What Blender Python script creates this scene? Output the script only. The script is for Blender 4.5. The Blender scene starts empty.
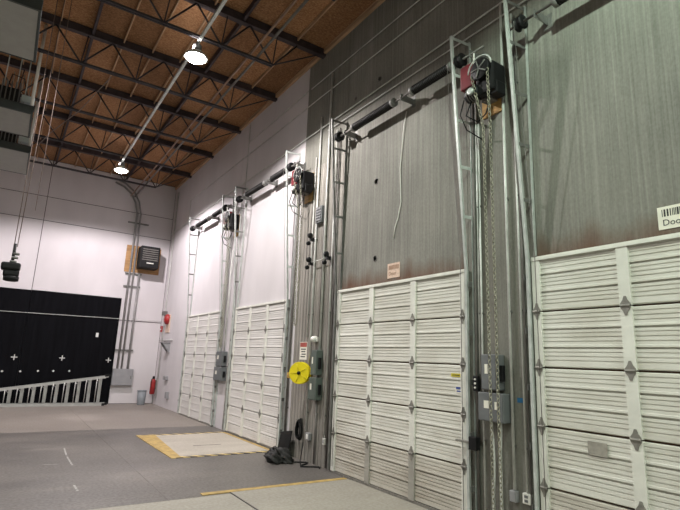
import bpy, bmesh, math, random
from mathutils import Vector, Matrix
random.seed(7)
S = bpy.context.scene
COL = S.collection

# ------------------------------------------------------------------ camera
YAW, PITCH, ROLL, FPX = math.radians(33.118), math.radians(12.015), math.radians(2.366), 498.54
fw = Vector((math.sin(YAW)*math.cos(PITCH), math.cos(YAW)*math.cos(PITCH), math.sin(PITCH)))
rt = Vector((math.cos(YAW), -math.sin(YAW), 0)); up = rt.cross(fw)
r2 = math.cos(ROLL)*rt + math.sin(ROLL)*up; u2 = -math.sin(ROLL)*rt + math.cos(ROLL)*up
cam_d = bpy.data.cameras.new('camera'); cam = bpy.data.objects.new('camera', cam_d); COL.objects.link(cam)
m = Matrix.Identity(4)
for i in range(3):
    m[i][0] = r2[i]; m[i][1] = u2[i]; m[i][2] = -fw[i]
m[2][3] = 1.7
cam.matrix_world = m
cam_d.sensor_width = 36; cam_d.lens = FPX/680*36; cam_d.clip_start = 0.05
S.camera = cam

# ------------------------------------------------------------------ world, exposure
w = bpy.data.worlds.new('world'); S.world = w; w.use_nodes = True
w.node_tree.nodes['Background'].inputs[0].default_value = (0.9, 0.95, 1.0, 1)
w.node_tree.nodes['Background'].inputs[1].default_value = 0.02
S.view_settings.view_transform = 'Standard'; S.view_settings.look = 'None'
S.view_settings.gamma = 1; S.view_settings.use_curve_mapping = False
S.view_settings.exposure = 0.16
LAMP_W = 1330.0
# high bay lamps: x, y, colour, power factor, label (their lights are made in the lamp builder)
LAMPS = [
 (2.06, 8.05, (1.0, .94, .92), 1.3, 'bright high bay lamp on the conduit, the nearer one to the camera'),
 (2.06, 14.85, (1.0, .92, .945), 1.25, 'bright high bay lamp on the conduit close to the far white wall'),
 (2.06, 1.25, (.80, 1.0, .82), 0.66, 'high bay lamp above the camera near the closest dock door, out of view'),
 (2.06, -5.55, (.88, 1.0, .86), 1.1, 'high bay lamp hanging behind the camera along the conduit, out of view'),
 (-4.7, 1.25, (.97, 1.0, .93), 0.5, 'high bay lamp left of the camera in the second row, out of view'),
 (-4.7, 8.05, (1.0, .96, .93), 0.5, 'high bay lamp left of the grey ceiling panels, out of view'),
 (-4.7, 14.85, (1.0, .93, .94), 0.65, 'high bay lamp in front of the black backdrop, left out of view'),
]
XW = 4.60      # dock wall face
XD = 4.556     # door front plane
YB = 18.63     # far wall face
ZC = 7.92      # underside of roof deck

# ------------------------------------------------------------------ materials
MATS = {}
def nodes_of(name):
    mt = bpy.data.materials.new(name); mt.use_nodes = True
    nt = mt.node_tree
    return mt, nt, nt.nodes['Principled BSDF']
def mat(name, c, rough=.55, metal=0.0, var=.12, scale=6.0, stretch=None, c2=None, bump=0.0, spec=.4):
    """procedural material: colour varied by stretched noise, optional fine bump"""
    mt, nt, b = nodes_of(name)
    tc = nt.nodes.new('ShaderNodeNewGeometry')
    mp = nt.nodes.new('ShaderNodeMapping')
    if stretch: mp.inputs['Scale'].default_value = stretch
    nt.links.new(tc.outputs['Position'], mp.inputs['Vector'])
    n = nt.nodes.new('ShaderNodeTexNoise'); n.inputs['Scale'].default_value = scale; n.inputs['Detail'].default_value = 6
    nt.links.new(mp.outputs[0], n.inputs['Vector'])
    rp = nt.nodes.new('ShaderNodeValToRGB')
    a = c2 if c2 else tuple(x*(1-var) for x in c)
    rp.color_ramp.elements[0].position = .35; rp.color_ramp.elements[0].color = (*a, 1)
    rp.color_ramp.elements[1].position = .65; rp.color_ramp.elements[1].color = (*(tuple(min(1, x*(1+var*.6)) for x in c)), 1)
    nt.links.new(n.outputs['Fac'], rp.inputs[0]); nt.links.new(rp.outputs[0], b.inputs['Base Color'])
    b.inputs['Roughness'].default_value = rough; b.inputs['Metallic'].default_value = metal
    b.inputs['Specular IOR Level'].default_value = spec
    if bump:
        bp = nt.nodes.new('ShaderNodeBump'); bp.inputs['Strength'].default_value = bump; bp.inputs['Distance'].default_value = .01
        nt.links.new(n.outputs['Fac'], bp.inputs['Height']); nt.links.new(bp.outputs[0], b.inputs['Normal'])
    MATS[name] = mt
    return mt

def mixrgb(nt, fac, a, b, mode='MIX'):
    x = nt.nodes.new('ShaderNodeMix'); x.data_type = 'RGBA'; x.blend_type = mode
    for s, v in ((x.inputs[0], fac), (x.inputs[6], a), (x.inputs[7], b)):
        if hasattr(v, 'is_linked') or hasattr(v, 'links'): nt.links.new(v, s)
        elif isinstance(v, tuple): s.default_value = (*v, 1)
        else: s.default_value = v
    return x.outputs[2]
def noise(nt, vec, scale, detail=5, rough=.55):
    n = nt.nodes.new('ShaderNodeTexNoise'); n.inputs['Scale'].default_value = scale
    n.inputs['Detail'].default_value = detail; n.inputs['Roughness'].default_value = rough
    nt.links.new(vec, n.inputs['Vector']); return n.outputs['Fac']
def mapping(nt, sc):
    g = nt.nodes.new('ShaderNodeNewGeometry'); mp = nt.nodes.new('ShaderNodeMapping')
    mp.inputs['Scale'].default_value = sc; nt.links.new(g.outputs['Position'], mp.inputs['Vector']); return mp.outputs[0]
def ramp(nt, fac, stops):
    r = nt.nodes.new('ShaderNodeValToRGB'); el = r.color_ramp.elements
    while len(el) < len(stops): el.new(.5)
    for e, (p, c) in zip(el, stops):
        e.position = p; e.color = (*c, 1) if isinstance(c, tuple) else (c, c, c, 1)
    nt.links.new(fac, r.inputs[0]); return r.outputs[0]
def setbump(nt, b, h, strength, dist=.01):
    bp = nt.nodes.new('ShaderNodeBump'); bp.inputs['Strength'].default_value = strength; bp.inputs['Distance'].default_value = dist
    nt.links.new(h, bp.inputs['Height']); nt.links.new(bp.outputs[0], b.inputs['Normal'])

def make_concrete_wall(name, base, lo, hi, rust=False, boards=False):
    mt, nt, b = nodes_of(name)
    st = noise(nt, mapping(nt, (9, 13, .22)), 2.2, 8, .68)            # vertical streaks
    cl = noise(nt, mapping(nt, (1, 1, .8)), .9, 5)                   # cloudy patches
    fi = noise(nt, mapping(nt, (14, 14, 10)), 3.0, 4)                # speckle
    c = ramp(nt, st, [(.3, lo), (.55, base), (.75, hi)])
    c = mixrgb(nt, .42, c, ramp(nt, cl, [(.32, tuple(x*.5 for x in base)), (.66, tuple(min(1, x*1.22) for x in base))]))
    c = mixrgb(nt, .09, c, ramp(nt, fi, [(.3, .05), (.7, .5)]))
    if boards:
        wv = nt.nodes.new('ShaderNodeTexWave'); wv.wave_type = 'BANDS'; wv.bands_direction = 'Y'
        wv.inputs['Scale'].default_value = 2.9; wv.inputs['Distortion'].default_value = .6; wv.inputs['Detail'].default_value = 3
        wv.inputs['Detail Scale'].default_value = .6
        nt.links.new(mapping(nt, (1, 1, .12)), wv.inputs['Vector'])
        c = mixrgb(nt, .8, c, ramp(nt, wv.outputs['Fac'], [(.0, .5), (.22, 1.0)]), 'MULTIPLY')
        setbump(nt, b, wv.outputs['Fac'], .5, .02)
    else:
        setbump(nt, b, st, .25, .01)
    if rust:                                                       # rust-brown stain along the lintel, with ragged upper edge
        g = nt.nodes.new('ShaderNodeNewGeometry'); sp = nt.nodes.new('ShaderNodeSeparateXYZ'); nt.links.new(g.outputs['Position'], sp.inputs[0])
        n2 = noise(nt, mapping(nt, (1, 2.2, .6)), 1.5, 5)
        a = nt.nodes.new('ShaderNodeMath'); a.operation = 'MULTIPLY_ADD'; a.inputs[1].default_value = .55; nt.links.new(n2, a.inputs[0]); nt.links.new(sp.outputs[2], a.inputs[2])
        mr = nt.nodes.new('ShaderNodeMapRange'); mr.inputs[1].default_value = 3.10; mr.inputs[2].default_value = 3.40; mr.inputs[3].default_value = .9; mr.inputs[4].default_value = 0
        nt.links.new(a.outputs[0], mr.inputs[0])
        c = mixrgb(nt, mr.outputs[0], c, (.12, .058, .034))
    nt.links.new(c, b.inputs['Base Color']); b.inputs['Roughness'].default_value = .8
    b.inputs['Specular IOR Level'].default_value = .25
    MATS[name] = mt
make_concrete_wall('concrete_wall', (.235, .23, .20), (.115, .112, .095), (.37, .365, .325), rust=True)
make_concrete_wall('concrete_bare', (.21, .205, .175), (.115, .112, .095), (.30, .295, .26))
make_concrete_wall('concrete_pier', (.31, .29, .255), (.19, .178, .155), (.42, .40, .36), boards=True)
make_concrete_wall('concrete_upper', (.085, .08, .07), (.05, .047, .04), (.12, .115, .105))
mat('white_wall', (.63, .60, .612), .75, var=.06, scale=1.2, stretch=(1, 1, .4), bump=.05)
mat('white_pier', (.62, .58, .60), .75, var=.2, scale=1.5, stretch=(6, 6, .3), bump=.1)
mat('floor_joint', (.16, .14, .125), .9)
mat('joint_dark', (.10, .09, .09), .9)
def make_floor(name, base, dark, light, rough):
    mt, nt, b = nodes_of(name)
    c1 = noise(nt, mapping(nt, (1, 1, 1)), .55, 7, .6)
    c2 = noise(nt, mapping(nt, (.35, 1.6, 1)), 1.3, 6, .6)
    c3 = noise(nt, mapping(nt, (1, 1, 1)), 26, 4)
    c = ramp(nt, c1, [(.3, dark), (.52, base), (.72, light)])
    c = mixrgb(nt, .5, c, ramp(nt, c2, [(.36, dark), (.6, base), (.75, light)]))
    c = mixrgb(nt, .12, c, ramp(nt, c3, [(.35, .05), (.65, .6)]))
    nt.links.new(c, b.inputs['Base Color'])
    rr = nt.nodes.new('ShaderNodeMapRange'); rr.inputs[3].default_value = rough-.1; rr.inputs[4].default_value = rough+.14
    nt.links.new(c2, rr.inputs[0]); nt.links.new(rr.outputs[0], b.inputs['Roughness'])
    b.inputs['Specular IOR Level'].default_value = .35
    MATS[name] = mt
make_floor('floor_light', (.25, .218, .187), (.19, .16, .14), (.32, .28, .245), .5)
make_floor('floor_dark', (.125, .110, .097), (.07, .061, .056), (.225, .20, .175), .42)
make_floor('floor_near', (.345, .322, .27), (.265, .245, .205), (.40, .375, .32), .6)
make_floor('leveler_plate', (.50, .455, .385), (.36, .32, .27), (.58, .53, .465), .6)
def make_osb():
    mt, nt, b = nodes_of('osb')
    f1 = noise(nt, mapping(nt, (5, 8, 5)), 4.6, 6, .75); f2 = noise(nt, mapping(nt, (1, 1, 1)), .8, 4)
    c = ramp(nt, f1, [(.34, (.13, .062, .030)), (.5, (.34, .185, .095)), (.66, (.58, .36, .20))])
    c = mixrgb(nt, .32, c, ramp(nt, f2, [(.35, (.19, .10, .055)), (.65, (.42, .24, .135))]))
    oi = nt.nodes.new('ShaderNodeObjectInfo')
    c = mixrgb(nt, 1.0, c, ramp(nt, oi.outputs['Random'], [(0.0, (.62, .58, .55)), (1.0, (1.2, 1.15, 1.08))]), 'MULTIPLY')
    nt.links.new(c, b.inputs['Base Color']); b.inputs['Roughness'].default_value = .85; b.inputs['Specular IOR Level'].default_value = .1
    MATS['osb'] = mt
make_osb()
mat('purlin_wood', (.50, .33, .20), .8, var=.3, scale=3, stretch=(6, .5, 6))
mat('chord_dark', (.055, .042, .045), .6, .2, var=.25)
mat('web_dark', (.05, .045, .05), .6, .2, var=.2)
def make_doorpaint(name, base, dirty, amount):
    mt, nt, b = nodes_of(name)
    n1 = noise(nt, mapping(nt, (1, .5, 3.0)), 2.4, 7, .65); n2 = noise(nt, mapping(nt, (1, 1, 1)), 1.1, 5)
    mm = nt.nodes.new('ShaderNodeMath'); mm.operation = 'MULTIPLY'; nt.links.new(n1, mm.inputs[0]); nt.links.new(n2, mm.inputs[1])
    f = ramp(nt, mm.outputs[0], [(.2, 0.0), (.42, amount)])
    c = mixrgb(nt, f, base, dirty)
    nt.links.new(c, b.inputs['Base Color']); b.inputs['Roughness'].default_value = .5; b.inputs['Specular IOR Level'].default_value = .35
    MATS[name] = mt
make_doorpaint('door_white', (.74, .735, .675), (.50, .475, .40), .7)
make_doorpaint('door_low', (.60, .575, .51), (.36, .325, .27), .95)
make_doorpaint('door_clean_lit', (.76, .745, .72), (.60, .58, .54), .6)  # less dirt, and the base whitened for stronger lamp light on the far doors
mat('stile_white', (.75, .75, .69), .5, var=.08)
mat('stile_grey', (.36, .345, .31), .5, var=.12)
mat('conduit_mid', (.27, .265, .26), .45, .2, var=.15)
mat('galv', (.54, .575, .55), .4, .2, var=.16, scale=9)
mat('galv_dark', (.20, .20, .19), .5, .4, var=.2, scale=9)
mat('hinge', (.27, .26, .235), .5, .4, var=.2, scale=20)
mat('conduit', (.60, .61, .58), .42, .12, var=.15, scale=7)
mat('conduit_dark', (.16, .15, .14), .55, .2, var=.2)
mat('black_metal', (.011, .011, .012), .55, .1, var=.3, spec=.25)
mat('spring_black', (.018, .017, .017), .55, .3, var=.3)
mat('red_paint', (.15, .010, .016), .45, var=.2)
mat('fire_red', (.36, .03, .03), .4, var=.15)
mat('plywood', (.47, .29, .10), .75, var=.25, scale=3, stretch=(1, 1, 6))
mat('plywood_brown', (.40, .23, .10), .75, var=.25, scale=3, stretch=(1, 1, 6))
mat('chain_steel', (.33, .32, .25), .45, .3, var=.2)
mat('box_grey', (.16, .17, .175), .5, .1, var=.12)
mat('box_green', (.115, .14, .125), .5, .1, var=.15)
mat('panel_grey', (.30, .30, .31), .5, .1, var=.08)
mat('paper', (.80, .78, .68), .7, var=.05)
mat('paper_pink', (.66, .50, .40), .7, var=.15, scale=30)
mat('ink', (.045, .045, .045), .7)
mat('ink_brown', (.33, .20, .13), .7)
mat('ink_red', (.42, .10, .08), .7)
mat('yellow_reel', (.78, .64, .015), .4, var=.06)
mat('yellow_paint', (.47, .325, .11), .6, var=.25, scale=9)
mat('sticker_yellow', (.65, .55, .03), .5)
mat('sticker_blue', (.06, .09, .28), .5)
mat('blue_tape', (.02, .13, .28), .6)
mat('white_plastic', (.80, .79, .74), .4, var=.04)
mat('black_cloth', (.0045, .0047, .006), .95, var=.3, scale=2, stretch=(5, 5, .3), spec=.1)
mat('black_rubber', (.012, .012, .012), .7, var=.3, spec=.2)
mat('bag_black', (.018, .018, .017), .65, var=.4, scale=14, bump=.4)
mat('tape_white', (.62, .62, .60), .7)
mat('aluminium', (.50, .50, .49), .35, .55, var=.1)
mat('softbox_grey', (.34, .34, .315), .8, var=.05)
mat('softbox_frame', (.05, .06, .058), .6, .1)
mat('fixture_pale', (.62, .70, .70), .4)
mat('bin_grey', (.23, .25, .27), .5, var=.1)
mat('rope', (.22, .17, .15), .7)
mat('pipe_brown', (.30, .20, .15), .6, var=.2)
mat('chalk', (.42, .41, .39), .8, var=.4, scale=18)
mat('smudge', (.34, .32, .28), .7, var=.2, scale=20)
def make_hazard():
    mt, nt, b = nodes_of('hazard')
    wv = nt.nodes.new('ShaderNodeTexWave'); wv.wave_type = 'BANDS'; wv.bands_direction = 'DIAGONAL'; wv.inputs['Scale'].default_value = 2.6
    nt.links.new(mapping(nt, (1, 1, 0)), wv.inputs['Vector'])
    c = ramp(nt, wv.outputs['Fac'], [(.46, (.07, .06, .05)), (.54, (.62, .47, .2))])
    nt.links.new(c, b.inputs['Base Color']); b.inputs['Roughness'].default_value = .6
    MATS['hazard'] = mt
make_hazard()
def emit(name, c, s):
    mt, nt, b = nodes_of(name)
    n = noise(nt, mapping(nt, (1, 1, 1)), 3)
    b.inputs['Base Color'].default_value = (*c, 1); b.inputs['Emission Color'].default_value = (*c, 1); b.inputs['Emission Strength'].default_value = s
    MATS[name] = mt
emit('lamp_glow', (1, .97, .93), 60)

# ------------------------------------------------------------------ builders
class MB:
    def __init__(s): s.v = []; s.f = []; s.smooth = False
    def add(s, vs, fs):
        k = len(s.v); s.v += [tuple(p) for p in vs]; s.f += [tuple(i+k for i in f) for f in fs]; return s
    def box(s, x0, x1, y0, y1, z0, z1):
        if x0 > x1: x0, x1 = x1, x0
        if y0 > y1: y0, y1 = y1, y0
        if z0 > z1: z0, z1 = z1, z0
        return s.add([(x0,y0,z0),(x1,y0,z0),(x1,y1,z0),(x0,y1,z0),(x0,y0,z1),(x1,y0,z1),(x1,y1,z1),(x0,y1,z1)],
                     [(0,3,2,1),(4,5,6,7),(0,1,5,4),(1,2,6,5),(2,3,7,6),(3,0,4,7)])
    def cbox(s, x0, x1, y0, y1, z0, z1, c=.01):
        """box with chamfered edges"""
        bm = bmesh.new(); bmesh.ops.create_cube(bm, size=1)
        bmesh.ops.scale(bm, vec=(abs(x1-x0), abs(y1-y0), abs(z1-z0)), verts=bm.verts)
        bmesh.ops.bevel(bm, geom=bm.edges[:], offset=c, segments=2, affect='EDGES', profile=.5)
        bmesh.ops.translate(bm, vec=((x0+x1)/2, (y0+y1)/2, (z0+z1)/2), verts=bm.verts)
        bm.verts.index_update()
        s.add([v.co[:] for v in bm.verts], [[v.index for v in f.verts] for f in bm.faces]); bm.free(); return s
    def tube(s, pts, r, n=8, closed=False):
        s.smooth = True
        pts = [Vector(p) for p in pts]; N = len(pts); rings = []
        prev = None
        for i, p in enumerate(pts):
            if closed: t = pts[(i+1) % N]-pts[i-1]
            else: t = pts[min(i+1, N-1)]-pts[max(i-1, 0)]
            t.normalize()
            if prev is None:
                a = Vector((0,0,1)) if abs(t.z) < .9 else Vector((1,0,0))
                prev = t.cross(a).normalized()
            u = (prev-t*prev.dot(t)).normalized(); prev = u; v = t.cross(u)
            rr = r[i] if isinstance(r, (list, tuple)) else r
            rings.append([p+u*math.cos(2*math.pi*k/n)*rr+v*math.sin(2*math.pi*k/n)*rr for k in range(n)])
        vs = [q for ring in rings for q in ring]; fs = []
        for i in range(N if closed else N-1):
            j = (i+1) % N
            for k in range(n):
                fs.append((i*n+k, i*n+(k+1) % n, j*n+(k+1) % n, j*n+k))
        if not closed:
            fs.append(tuple(range(n-1, -1, -1))); fs.append(tuple(range((N-1)*n, N*n)))
        return s.add(vs, fs)
    def cyl(s, a, b, r, n=14): 
        return s.tube([a, b], r, n)
    def lathe(s, prof, c, axis='z', n=20):
        """prof: list of (radius, height) along axis from centre c"""
        vs = []; fs = []
        for (r, h) in prof:
            for k in range(n):
                a = 2*math.pi*k/n; p = (math.cos(a)*r, math.sin(a)*r, h)
                if axis == 'x': p = (p[2], p[0], p[1])
                if axis == 'y': p = (p[0], p[2], p[1])
                vs.append((c[0]+p[0], c[1]+p[1], c[2]+p[2]))
        for i in range(len(prof)-1):
            for k in range(n): fs.append((i*n+k, i*n+(k+1) % n, (i+1)*n+(k+1) % n, (i+1)*n+k))
        fs.append(tuple(range(n))[::-1]); fs.append(tuple(range((len(prof)-1)*n, len(prof)*n)))
        return s.add(vs, fs)
    def prism(s, poly, axis, a, b):
        """poly of 2D points in the plane normal to axis, extruded a..b"""
        n = len(poly)
        def P(p, h):
            return {'x': (h, p[0], p[1]), 'y': (p[0], h, p[1]), 'z': (p[0], p[1], h)}[axis]
        vs = [P(p, a) for p in poly]+[P(p, b) for p in poly]
        fs = [(i, (i+1) % n, n+(i+1) % n, n+i) for i in range(n)]+[tuple(range(n))[::-1], tuple(range(n, 2*n))]
        return s.add(vs, fs)
    def build(s, name, material, parent=None, smooth=None):
        o0 = Vector((0, 0, 0))
        root = parent
        while root is not None and root.parent is not None: root = root.parent
        if root is not None: o0 = root.location
        me = bpy.data.meshes.new(name)
        me.from_pydata([tuple(Vector(v)-o0) for v in s.v], [], s.f); me.update()
        bm = bmesh.new(); bm.from_mesh(me); bmesh.ops.recalc_face_normals(bm, faces=bm.faces); bm.to_mesh(me); bm.free()
        if smooth or (smooth is None and s.smooth):
            for p in me.polygons: p.use_smooth = len(p.vertices) <= 4
        me.materials.append(MATS[material])
        o = bpy.data.objects.new(name, me); COL.objects.link(o); o.parent = parent
        return o
def tag(o, label=None, cat=None, group=None, kind=None):
    if label: o['label'] = label
    if cat: o['category'] = cat
    if group: o['group'] = group
    if kind: o['kind'] = kind
    return o
def thing(name, loc, label, cat, group=None, kind=None):
    o = bpy.data.objects.new(name, None); COL.objects.link(o); o.location = loc; o.empty_display_size = .1
    return tag(o, label, cat, group, kind)
def copy_tree(o, parent=None):
    c = o.copy(); COL.objects.link(c); c.parent = parent
    for ch in list(o.children): copy_tree(ch, c)
    return c

# ------------------------------------------------------------------ room shell
XL, YF = -13.0, -8.0
floor = tag(MB().box(XL, XW+.3, YF, YB+.3, -.25, -.03).build('floor', 'floor_joint'), 'concrete warehouse floor of light and dark slabs', None, None, 'structure')
g = .0016
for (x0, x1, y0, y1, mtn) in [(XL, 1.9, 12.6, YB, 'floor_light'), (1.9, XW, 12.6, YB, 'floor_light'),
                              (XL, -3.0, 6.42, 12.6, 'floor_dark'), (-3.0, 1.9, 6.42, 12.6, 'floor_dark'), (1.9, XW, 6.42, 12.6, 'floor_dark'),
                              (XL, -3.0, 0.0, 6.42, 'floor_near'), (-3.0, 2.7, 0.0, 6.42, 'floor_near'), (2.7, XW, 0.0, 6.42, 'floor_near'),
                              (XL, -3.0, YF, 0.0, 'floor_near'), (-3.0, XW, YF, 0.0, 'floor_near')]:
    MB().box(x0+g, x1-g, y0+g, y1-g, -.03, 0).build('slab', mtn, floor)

for (x0, y0, x1, y1) in ((1.16, 10.46, 1.13, 9.75), (1.13, 9.6, 1.13, 8.91), (.75, 9.1, .95, 9.05), (1.02, 7.6, 1.03, 7.3)):
    MB().prism([(x0-.012, y0), (x0+.012, y0), (x1+.012, y1), (x1-.012, y1-.01)], 'z', 0, .0012).build('chalk_mark', 'chalk', floor)

wr = tag(MB().box(XW+.02, XW+.35, YF, YB+.3, -.05, 8.1).build('wall_right', 'joint_dark'), 'dock wall of grey concrete and white painted panels', None, None, 'structure')
DOORS = [(15.25, 12.46), (11.50, 8.80), (6.98, 4.16), (3.23, .41)]   # far and near jamb of each door
def wallpanel(y0, y1, z0, z1, mtn, name='wall_panel'):
    MB().box(XW, XW+.03, y0+.004, y1-.004, z0, z1).build(name, mtn, wr)
wallpanel(12.0, YB, 0, ZC, 'white_wall'); wallpanel(8.52, 12.0, 0, ZC, 'white_wall')
wallpanel(6.98, 8.52, 0, 5.4, 'concrete_pier'); wallpanel(6.98, 8.52, 5.4, ZC, 'concrete_bare')
wallpanel(4.16, 6.98, 0, ZC, 'concrete_wall'); wallpanel(3.20, 4.16, 0, ZC, 'concrete_bare')
wallpanel(-.6, 3.20, 0, ZC, 'concrete_wall'); wallpanel(YF, -.6, 0, ZC, 'concrete_wall')
for (y, z, r) in [(6.07, 4.55, .055), (6.05, 3.28, .05), (6.05, 6.37, .045), (6.74, 6.31, .035)]:
    MB().lathe([(r, 0), (r, -.006), (r*.8, -.006), (r*.72, .002)], (XW, y, z), 'x', 14).build('insert_pocket', 'conduit_dark', wr)

wb = tag(MB().box(XL, XW+.3, YB+.02, YB+.35, -.05, 8.1).build('wall_back', 'joint_dark'), 'far white painted wall with reveal joints', None, None, 'structure')
zr = [0, 2.78, 5.84, 6.65, ZC]; xr = [XL, -6.5, .48, XW]
for i in range(3):
    for j in range(4):
        MB().box(xr[i]+.01, xr[i+1]-.01, YB, YB+.03, zr[j]+.012, zr[j+1]-.012).build('wall_panel', 'white_wall', wb)
wl = tag(MB().box(XL-.3, XL, YF, YB+.3, -.05, 8.1).build('wall_left', 'white_wall'), 'left white wall out of view', None, None, 'structure')
wf = tag(MB().box(XL-.3, XW+.3, YF-.3, YF, -.05, 8.1).build('wall_front', 'white_wall'), 'white wall behind the camera', None, None, 'structure')

# ------------------------------------------------------------------ roof deck, purlins, trusses
ceil = tag(MB().box(XL-.3, XW+.35, YF-.3, YB+.35, ZC+.025, ZC+.2).build('ceiling', 'osb'), 'roof deck of brown wooden panels on purlins', None, None, 'structure')
TRUSS_Y = [3.50, 5.72, 7.93, 10.13, 12.35, 14.55, 16.77]
ys = TRUSS_Y+[YB]
xs = [-2.81+.562*k for k in range(14)]      # purlin lines, the last one just short of the wall
xs = [x for x in xs if x < 4.4]+[XW]
proto_cache = {}
def shared(name, key, fn, material, parent, loc):
    if key not in proto_cache: 
        proto_cache[key] = fn().build(name, material, None).data
        ob = bpy.data.objects[bpy.context.scene.collection.objects[-1].name]
    else:
        ob = bpy.data.objects.new(name, proto_cache[key]); COL.objects.link(ob)
    ob.parent = parent; ob.location = loc
    return ob
for j in range(len(ys)-1):
    for i in range(len(xs)-1):
        wx, wy = xs[i+1]-xs[i]-.008, ys[j+1]-ys[j]-.01
        shared('deck_panel', ('dp', round(wx, 3), round(wy, 3)), lambda: MB().box(0, wx, 0, wy, 0, .02), 'osb', ceil,
               (xs[i]+.004, ys[j]+.005, ZC+.002+random.uniform(0, .004)))
    for i in range(len(xs)-1):
        wy = ys[j+1]-ys[j]-.06
        if i % 4 == 2: shared('purlin', ('pd', round(wy, 3)), lambda: MB().box(-.024, .024, 0, wy, -.13, 0), 'chord_dark', ceil, (xs[i], ys[j]+.03, ZC))
        else: shared('purlin', ('pu', round(wy, 3)), lambda: MB().box(-.011, .011, 0, wy, -.08, 0), 'purlin_wood', ceil, (xs[i], ys[j]+.03, ZC))
MB().box(XW-.06, XW, YF, YB, ZC-.10, ZC).build('ledger', 'purlin_wood', ceil)
ZT, ZBt = 7.80, 7.14
tl = ['steel roof truss directly above the camera side, out of view', 'steel roof truss just above the top edge of the photo', 'steel roof truss holding the nearer bright lamp',
      'second visible steel roof truss, behind the nearer lamp', 'third visible steel roof truss, between the two lamps', 'steel roof truss holding the farther bright lamp', 'last steel roof truss before the far white wall']
def make_truss(y):
    t = thing('roof_truss', (0, y, ZT), tl[0], 'roof truss', 'steel roof trusses under the deck')
    MB().box(XL, XW-.005, y-.055, y+.055, ZT-.04, ZC-.005).build('top_chord', 'chord_dark', t)
    bc = MB().box(XL, 3.46, y-.042, y-.012, ZBt-.02, ZBt+.02).box(XL, 3.46, y+.012, y+.042, ZBt-.02, ZBt+.02)
    bc.build('bottom_chord', 'web_dark', t)
    xb = [.43+1.01*k for k in range(-6, 4)]
    for x in xb:
        for dx in (-.5, .5, .06):
            if x+dx > 4.4: continue
            MB().cyl((x, y, ZBt), (x+dx, y, ZT-.03), .017 if dx != .06 else .012, 6).build('web_member', 'web_dark', t)
    MB().cyl((3.44, y, ZBt), (4.45, y, ZT-.03), .014, 6).build('web_member', 'web_dark', t)
    return t
t0 = make_truss(TRUSS_Y[0])
for y, lb in zip(TRUSS_Y[1:], tl[1:]):
    c = copy_tree(t0); c.location.y = y; c['label'] = lb

# ------------------------------------------------------------------ high bay lamps and roof pipes
def make_lamp(x, y, col, pw, label):
    z = 6.80
    t = thing('high_bay_lamp', (x, y, z), label, 'ceiling lamp', 'high bay lamps')
    MB().lathe([(.05, .27), (.075, .25), (.085, .14), (.07, .12)], (x, y, z), 'z', 16).build('ballast', 'galv_dark', t, True)
    MB().lathe([(.20, 0), (.205, .01), (.17, .06), (.10, .12), (.06, .135), (.05, .125), (.09, .11), (.155, .055), (.19, .008)], (x, y, z), 'z', 24).build('reflector', 'galv', t, True)
    MB().lathe([(.02, -.06), (.10, -.05), (.165, -.015), (.17, .02), (.10, .075), (.03, .11)], (x, y, z), 'z', 20).build('bulb', 'lamp_glow', t, True)
    MB().cyl((x, y, z+.26), (x, y, 7.10), .012, 8).build('stem', 'conduit', t)
    ld = bpy.data.lights.new('lamp_light', 'SPOT'); ld.energy = LAMP_W*pw; ld.color = col; ld.shadow_soft_size = .07
    ld.spot_size = math.radians(161); ld.spot_blend = .26
    lo = bpy.data.objects.new('lamp_light', ld); COL.objects.link(lo); lo.parent = t; lo.location = (0, 0, -.06)
    lu = bpy.data.lights.new('added_uplight', 'SPOT'); lu.energy = 14*pw; lu.color = col; lu.shadow_soft_size = .02; lu.spot_size = math.radians(110); lu.spot_blend = .8  # added upward spot for a glow on the deck; the reflector has no vents
    uo = bpy.data.objects.new('added_uplight', lu); COL.objects.link(uo); uo.parent = t; uo.location = (-.13, -.05, .13); uo.rotation_euler = (math.pi-.3, .5, 0)
for L in LAMPS: make_lamp(*L)
tag(MB().box(2.045, 2.095, YF, 15.3, 7.10, 7.145).build('lighting_raceway', 'galv'), 'silver raceway under the trusses carrying both bright lamps', 'raceway')
tag(MB().cyl((3.03, 3.3, 7.24), (3.03, YB, 7.24), .022, 8).build('roof_pipe', 'pipe_brown'), 'thin brown pipe running under the roof right of the lamps', 'pipe')
tag(MB().cyl((3.17, 3.3, 7.24), (3.17, YB, 7.24), .026, 8).build('roof_pipe', 'conduit_dark'), 'dark pipe beside the thin brown roof pipe', 'pipe')

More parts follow.
